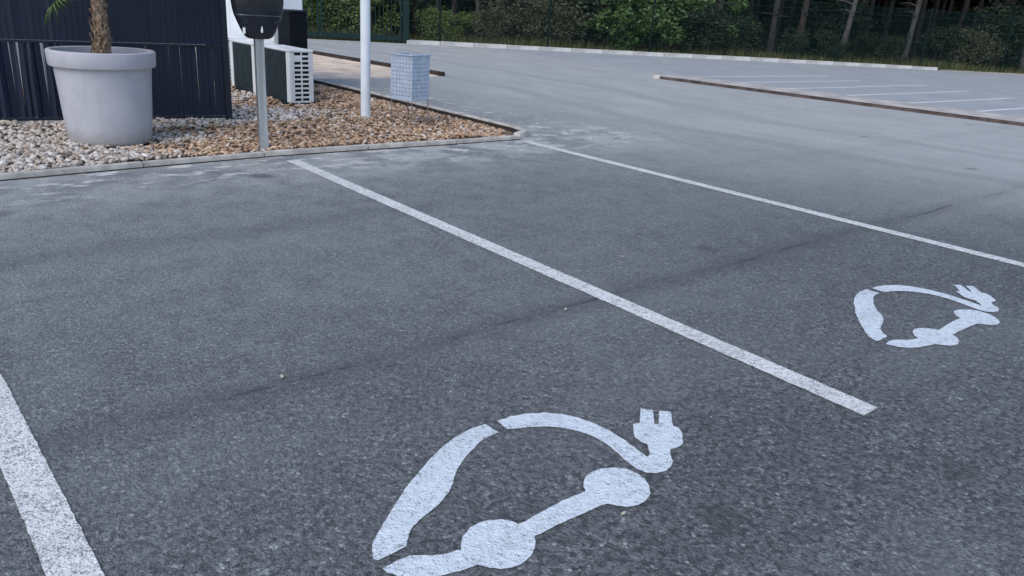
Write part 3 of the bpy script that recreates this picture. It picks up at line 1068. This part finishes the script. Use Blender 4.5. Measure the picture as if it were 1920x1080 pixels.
# ================================================================== WOOD
def leaf_cloud(cent, rad, n, size, flat=.5, seed=0):
    """n small folded leaves spread over clumps; cent (k,3), rad (k,3)"""
    R = np.random.default_rng(seed)
    k = len(cent)
    idx = R.integers(0, k, n)
    d = R.normal(size=(n, 3))
    d /= np.linalg.norm(d, axis=1)[:, None]
    rr_ = R.uniform(.35, 1.05, n) ** .6
    C = cent[idx] + d * rad[idx] * rr_[:, None]
    a = R.normal(size=(n, 3))
    a[:, 2] *= flat
    a /= np.linalg.norm(a, axis=1)[:, None]
    b = np.cross(a, R.normal(size=(n, 3)))
    b /= np.linalg.norm(b, axis=1)[:, None]
    s = size * R.uniform(.6, 1.4, n)[:, None]
    nn = np.cross(a, b)
    V = np.empty((n, 4, 3))
    V[:, 0] = C - a * s
    V[:, 1] = C + b * s * .45 + nn * s * .12
    V[:, 2] = C + a * s
    V[:, 3] = C - b * s * .45 + nn * s * .12
    o = np.arange(n)[:, None] * 4
    F = np.concatenate([o + np.array([0, 1, 2]), o + np.array([0, 2, 3])])
    return V.reshape(-1, 3), F


def bush_mesh(seed, h, r, n, size, mat):
    R = np.random.default_rng(seed)
    k = 26
    z = R.uniform(.12, 1, k) ** .9
    q = R.uniform(0, math.tau, k)
    rad = r * np.sqrt(R.uniform(0, 1, k)) * (1.0 - .45 * z)
    c = np.stack([rad * np.cos(q), rad * np.sin(q), z * h * .9], 1)
    rd = np.stack([np.full(k, r) * R.uniform(.2, .42, k)] * 3, 1) * np.array([1, 1, .75])
    V, F = leaf_cloud(c, rd, n, size, .6, seed)
    V[:, 2] = np.maximum(V[:, 2], .01)
    return np_mesh('foliage', V, F, mat)


def stems_mesh(seed, h, r):
    R = random.Random(seed)
    mb = MB()
    for i in range(7):
        a = R.uniform(0, math.tau)
        e = R.uniform(.2, .7) * r
        mb.tube([(0, 0, -.05), (e * .4 * math.cos(a), e * .4 * math.sin(a), h * .35), (e * math.cos(a), e * math.sin(a), h * .8)], [.03, .02, .008], 6)
    return mb.mesh('stems', M['bark_dark'], True)


def trunk_mesh(seed, h, mat):
    R = random.Random(seed)
    pts, rad = [], []
    ph, am = R.uniform(0, 6), R.uniform(.02, .10)
    for i in range(13):
        z = h * i / 12
        pts.append((am * math.sin(z * .55 + ph) * z * .25, am * math.cos(z * .4 + ph) * z * .25, z - (.1 if i == 0 else 0)))
        rad.append((1.25 if i == 0 else 1.0) * (1 - .72 * i / 12))
    mb = MB()
    mb.tube(pts, [.12 * r for r in rad], 10)
    for i in range(16):       # limbs and dead stubs
        z = R.uniform(1.2, h * .95)
        a = R.uniform(0, math.tau)
        ln = R.uniform(.3, .9) if z < 4 else R.uniform(1.0, 2.2)
        j = min(11, int(z / h * 12))
        p = Vector(pts[j]).lerp(Vector(pts[j + 1]), z / h * 12 - j)
        d = Vector((math.cos(a), math.sin(a), 0))
        mb.tube([p, p + d * ln * .5 + Vector((0, 0, .10 * ln)), p + d * ln + Vector((0, 0, .05 * ln))], [.03 * (1 - z / h * .5), .02 * (1 - z / h * .5), .006], 5)
    return mb.mesh('trunk', mat, True)


def crown_mesh(seed, h):
    R = np.random.default_rng(seed)
    k = 40
    z = R.uniform(.34, 1.0, k)
    q = R.uniform(0, math.tau, k)
    rad = 2.2 * np.sqrt(R.uniform(.02, 1, k)) * (1.15 - .8 * z)
    c = np.stack([rad * np.cos(q), rad * np.sin(q), z * h], 1)
    rd = np.stack([R.uniform(.5, .95, k)] * 3, 1) * np.array([1.15, 1.15, .55])
    V, F = leaf_cloud(c, rd, 3400, .19, .5, seed)
    return np_mesh('crown', V, F, M['needle'])


HT = 13.0
TR = [trunk_mesh(i, HT, M[b]) for i, b in enumerate(('bark', 'bark_dark', 'bark_pale', 'bark', 'bark_dark'))]
CR = [crown_mesh(100 + i, HT) for i in range(4)]
WOODG = 'pine trees of the wood'


def pine(x, y, rad, var, lab, lean=0.0, la=0.0, hs=1.0):
    r = tag(empty('pine_tree', (x, y, -.02), random.uniform(0, math.tau)), lab, 'tree', WOODG)
    s = rad / .12
    tr = link('trunk', TR[var], r, (0, 0, 0), (0, 0, 0), (s, s, hs))
    link('crown', CR[random.randrange(4)], r, (0, 0, 0), (0, 0, random.uniform(0, 6)), (1, 1, hs))
    ax = Vector((math.cos(la), math.sin(la), 0))
    r.rotation_euler = (Matrix.Rotation(lean, 3, ax) @ Matrix.Rotation(r.rotation_euler.z, 3, 'Z')).to_euler()
    return r


NEAR = [(16.75, 25.12, .11, 0, 'thin pine behind the gate, right of the thick green post'),
        (16.24, 23.13, .07, 2, 'slender pale trunk just right of the thick green gate post'),
        (19.79, 26.92, .12, 1, 'dark pine trunk deep behind the mesh fence, right of the slender pale trunk'),
        (18.1, 23.3, .08, 2, 'pale thin trunk standing left of the reddish trunks near the top centre'),
        (20.38, 25.49, .13, 0, 'reddish brown pine trunk near the top centre, right of the pale thin one'),
        (23.47, 28.4, .12, 0, 'second reddish pine trunk near the top centre, set deeper'),
        (21.05, 24.02, .14, 0, 'third brown pine trunk near the top centre, above the dull shrub'),
        (24.24, 25.75, .12, 1, 'dark pine trunk hidden behind the dull brown shrubs'),
        (24.05, 22.46, .12, 1, 'dark pine trunk at the left of the leafy green bushes'),
        (24.43, 17.76, .13, 1, 'dark upright trunk between the leafy green bushes'),
        (27.37, 17.37, .12, 1, 'dark trunk first to the right of the leafy bushes'),
        (32.84, 20.16, .10, 1, 'thin dark trunk second to the right of the leafy bushes'),
        (27.86, 16.55, .13, 0, 'thick brown trunk rising above the small bush at the kerb'),
        (32.07, 18.31, .11, 0, 'brown trunk right of the thick one above the small bush'),
        (28.39, 15.15, .10, 2, 'palest trunk of the wood, leaning to the right near the fence'),
        (35.28, 17.77, .12, 1, 'dark trunk just right of the leaning palest trunk'),
        (38.33, 18.44, .13, 1, 'deep dark trunk between the palest trunk and the leaning grey one'),
        (31.37, 14.17, .10, 2, 'long grey trunk leaning right, right of the palest trunk'),
        (36.39, 16.07, .12, 0, 'brown trunk directly behind the long grey leaning trunk'),
        (41.74, 17.8, .12, 1, 'dark trunk far behind, right of the long grey leaning trunk'),
        (35.61, 14.22, .11, 0, 'purplish brown trunk left of the mossy bush at the right'),
        (45.07, 17.2, .13, 1, 'far trunk behind the mossy bush at the right'),
        (41.22, 14.69, .12, 1, 'trunk among bushes towards the right edge'),
        (33.79, 10.88, .12, 2, 'light trunk cut by the right edge of the photo'),
        (14.2, 27.57, .12, 1, 'pine behind the light green shrubs, left of the white pole'),
        (17.25, 29.37, .13, 1, 'pine deep behind the gate, near the white pole')]
leans = {14: (.13, 2.2), 17: (.09, 2.3), 20: (.06, 2.2), 12: (.04, 2.2), 13: (.07, 2.0), 11: (.05, 2.3)}
for i, (x, y, r, v, lab) in enumerate(NEAR):
    ln, la = leans.get(i, (random.uniform(-.03, .03), random.uniform(0, 6)))
    # lean axis chosen so that the trunk tips away to the right of the view
    if i in leans:
        la = math.atan2(.888, .4603)
    pine(x, y, r, v, lab, ln, la, random.uniform(.9, 1.15))


def region(x, y):
    b = math.degrees(math.atan2(x, y))
    return ('behind the green gate' if b < 33 else 'near the top centre behind the dull shrubs' if b < 46 else
            'behind the leafy green bushes' if b < 55 else 'behind the palest leaning trunks' if b < 65 else 'towards the right edge of the photo')


pts = [(n[0], n[1]) for n in NEAR]
cnt = 0
tries = 0
while cnt < 95 and tries < 6000:
    tries += 1
    s, t = random.uniform(2, 62), random.uniform(4.0, 34)
    x, y = bnd(s, t)
    if min((x - a) ** 2 + (y - b) ** 2 for a, b in pts) < 2.3 ** 2:
        continue
    pts.append((x, y))
    pine(x, y, random.uniform(.09, .16), random.choice((0, 1, 1, 3, 4)), 'dim background pine trunk ' + region(x, y), random.uniform(-.03, .03), random.uniform(0, 6), random.uniform(.85, 1.2))
    cnt += 1

BM = {'green': [bush_mesh(i, 2.6, 1.5, 5200, .075, M['leaf_green']) for i in (1, 2, 3)],
      'dark': [bush_mesh(i, 2.0, 1.4, 3600, .07, M['leaf_dark']) for i in (4, 5, 6)],
      'dull': [bush_mesh(i, 2.0, 1.5, 3600, .06, M['leaf_brown']) for i in (7, 8)],
      'light': [bush_mesh(i, 1.8, 1.4, 3600, .06, M['leaf_light']) for i in (9, 10)]}
STM = stems_mesh(3, 2.0, 1.3)


def bush(x, y, kind, s, lab, grp, zs=1.0):
    r = tag(empty('shrub', (x, y, -.02), random.uniform(0, 6)), lab, 'shrub', grp)
    r.scale = (s, s, s * zs)
    link('foliage', random.choice(BM[kind]), r)
    link('stems', STM, r)
    return r


BU = [(11.4, 24.0, 'light', 1.1, 'light green shrub behind the gate, just right of the dark cabinet'),
      (12.96, 24.0, 'light', 1.0, 'light green shrub behind the gate, left of the white pole'),
      (13.5, 22.9, 'light', .95, 'light green shrub behind the gate, right of the white pole'),
      (14.9, 23.6, 'dark', 1.2, 'dark shrub behind the thick green gate post'),
      (15.4, 22.0, 'light', .55, 'low light green shrub behind the fence, beside the gate post'),
      (17.06, 22.6, 'light', .5, 'second low light green shrub right of the gate post'),
      (17.2, 21.4, 'dull', .55, 'low dull shrub under the pale thin trunk'),
      (18.59, 21.7, 'dull', 1.0, 'dull brownish shrub near the top centre, leftmost of the dull ones'),
      (18.7, 20.2, 'dull', .8, 'dull brownish shrub close to the fence near the top centre'),
      (19.95, 20.65, 'dull', 1.15, 'tall dull shrub just left of the leafy green bushes'),
      (20.6, 19.9, 'dark', 1.1, 'dark shrub at the left edge of the leafy green bushes'),
      (20.9, 19.0, 'green', 1.05, 'bright leafy bush, first of the leafy bushes from the left'),
      (22.0, 18.7, 'green', 1.15, 'bright leafy bush, second of the leafy bushes from the left'),
      (23.14, 18.6, 'green', 1.2, 'bright leafy bush, third from the left, beside the dark upright trunk'),
      (23.2, 17.3, 'dark', .8, 'low dark shrub in front of the leafy bushes'),
      (24.9, 18.6, 'green', 1.05, 'bright leafy bush right of the dark upright trunk'),
      (25.5, 17.5, 'dark', .7, 'low dark shrub right of the leafy bushes'),
      (26.5, 15.9, 'dark', .5, 'small bush at the kerb under the thick brown trunk'),
      (27.9, 15.3, 'dark', .5, 'small dark bush at the foot of the palest trunk'),
      (31.04, 15.5, 'dark', .5, 'small bush right of the palest trunk'),
      (29.9, 13.9, 'dark', .5, 'low dark bush left of the long grey leaning trunk'),
      (32.6, 13.5, 'dark', .7, 'dark bush right of the long grey leaning trunk'),
      (33.0, 12.3, 'dull', .75, 'mossy dull bush towards the right edge of the photo'),
      (34.6, 12.2, 'dark', 1.1, 'dark bush beside the mossy one at the right edge'),
      (36.9, 12.1, 'dark', 1.2, 'dark bush behind the light trunk at the right edge')]
for x, y, k, s, lab in BU:
    bush(x, y, k, s, lab, 'shrubs along the edge of the wood')
cnt = 0
while cnt < 70:
    s, t = random.uniform(4, 62), random.uniform(5.5, 30)
    x, y = bnd(s, t)
    bush(x, y, random.choice(('dark', 'dark', 'dull')), random.uniform(.5, 1.25), 'dim undergrowth shrub deep in the wood ' + region(x, y), 'undergrowth inside the wood')
    cnt += 1

# the depth of the wood: a mass of foliage nobody could count
nC = 1500
s_ = rng.uniform(-25, 130, nC)
t_ = rng.uniform(31, 42, nC)
z_ = 15 * rng.uniform(0, 1, nC) ** 1.5 + .2
cen = np.stack([F0[0] + FD[0] * s_ + FN[0] * t_, F0[1] + FD[1] * s_ + FN[1] * t_, z_], 1)
V, F = leaf_cloud(cen, np.full((nC, 3), 1.9), 220000, .40, .6, 77)
stuff(link('far_woodland', np_mesh('far_woodland', V, F, M['leaf_dark'])), 'dark mass of far foliage closing the wood', 'woodland')
# grass and weeds at the foot of the fence
n = 16000
s_ = rng.uniform(8, 46, n)
t_ = .12 + 4.5 * rng.uniform(0, 1, n) ** 1.6
hh = rng.uniform(.08, .32, n) * (1 - .3 * np.sin(s_ * .9))
B0 = np.stack([F0[0] + FD[0] * s_ + FN[0] * t_, F0[1] + FD[1] * s_ + FN[1] * t_, np.full(n, -.02)], 1)
q = rng.uniform(0, math.tau, n)
side = np.stack([np.cos(q), np.sin(q), np.zeros(n)], 1) * .012
tip = B0 + np.stack([rng.normal(0, .08, n), rng.normal(0, .08, n), hh + .02], 1)
V = np.stack([B0 - side, B0 + side, tip], 1).reshape(-1, 3)
F = np.arange(3 * n).reshape(-1, 3)
stuff(link('grass', np_mesh('grass', V, F, M['grass'])), 'rough grass and weeds along the foot of the green fence', 'grass')

# ================================================================== LITTER
G = 'bits lying on the asphalt'
for x, y, s, a, lab in ((1.10, 2.49, .017, 1.2, 'small pale curled leaf on the asphalt left of the centre'),
                        (2.48, 2.43, .017, .4, 'tiny pale leaf on the dark joint beside the middle bay line'),
                        (1.52, 1.19, .013, .2, 'tiny cream chip on the asphalt beside the front wheel of the near symbol'),
                        (3.35, 2.86, .015, 2., 'tiny pale fleck on the asphalt beyond the middle bay line')):
    mb = MB()
    for i in range(6):
        u = i / 5 * 2 - 1
        wd = (1 - u * u) * .42 + .02
        z = .004 + .35 * u * u
        mb.v += [(u, -wd, z + wd * .4), (u, 0, z), (u, wd, z + wd * .4)]
    for i in range(5):
        for j in range(2):
            p = i * 3 + j
            mb.f.append((p, p + 3, p + 4, p + 1))
    o = mb.build('dry_leaf', M['leaf_litter'], None, True)
    o.location = (x, y, .006)
    o.rotation_euler = (0, 0, a)
    o.scale = (s, s, s)
    tag(o, lab, 'leaf', G)
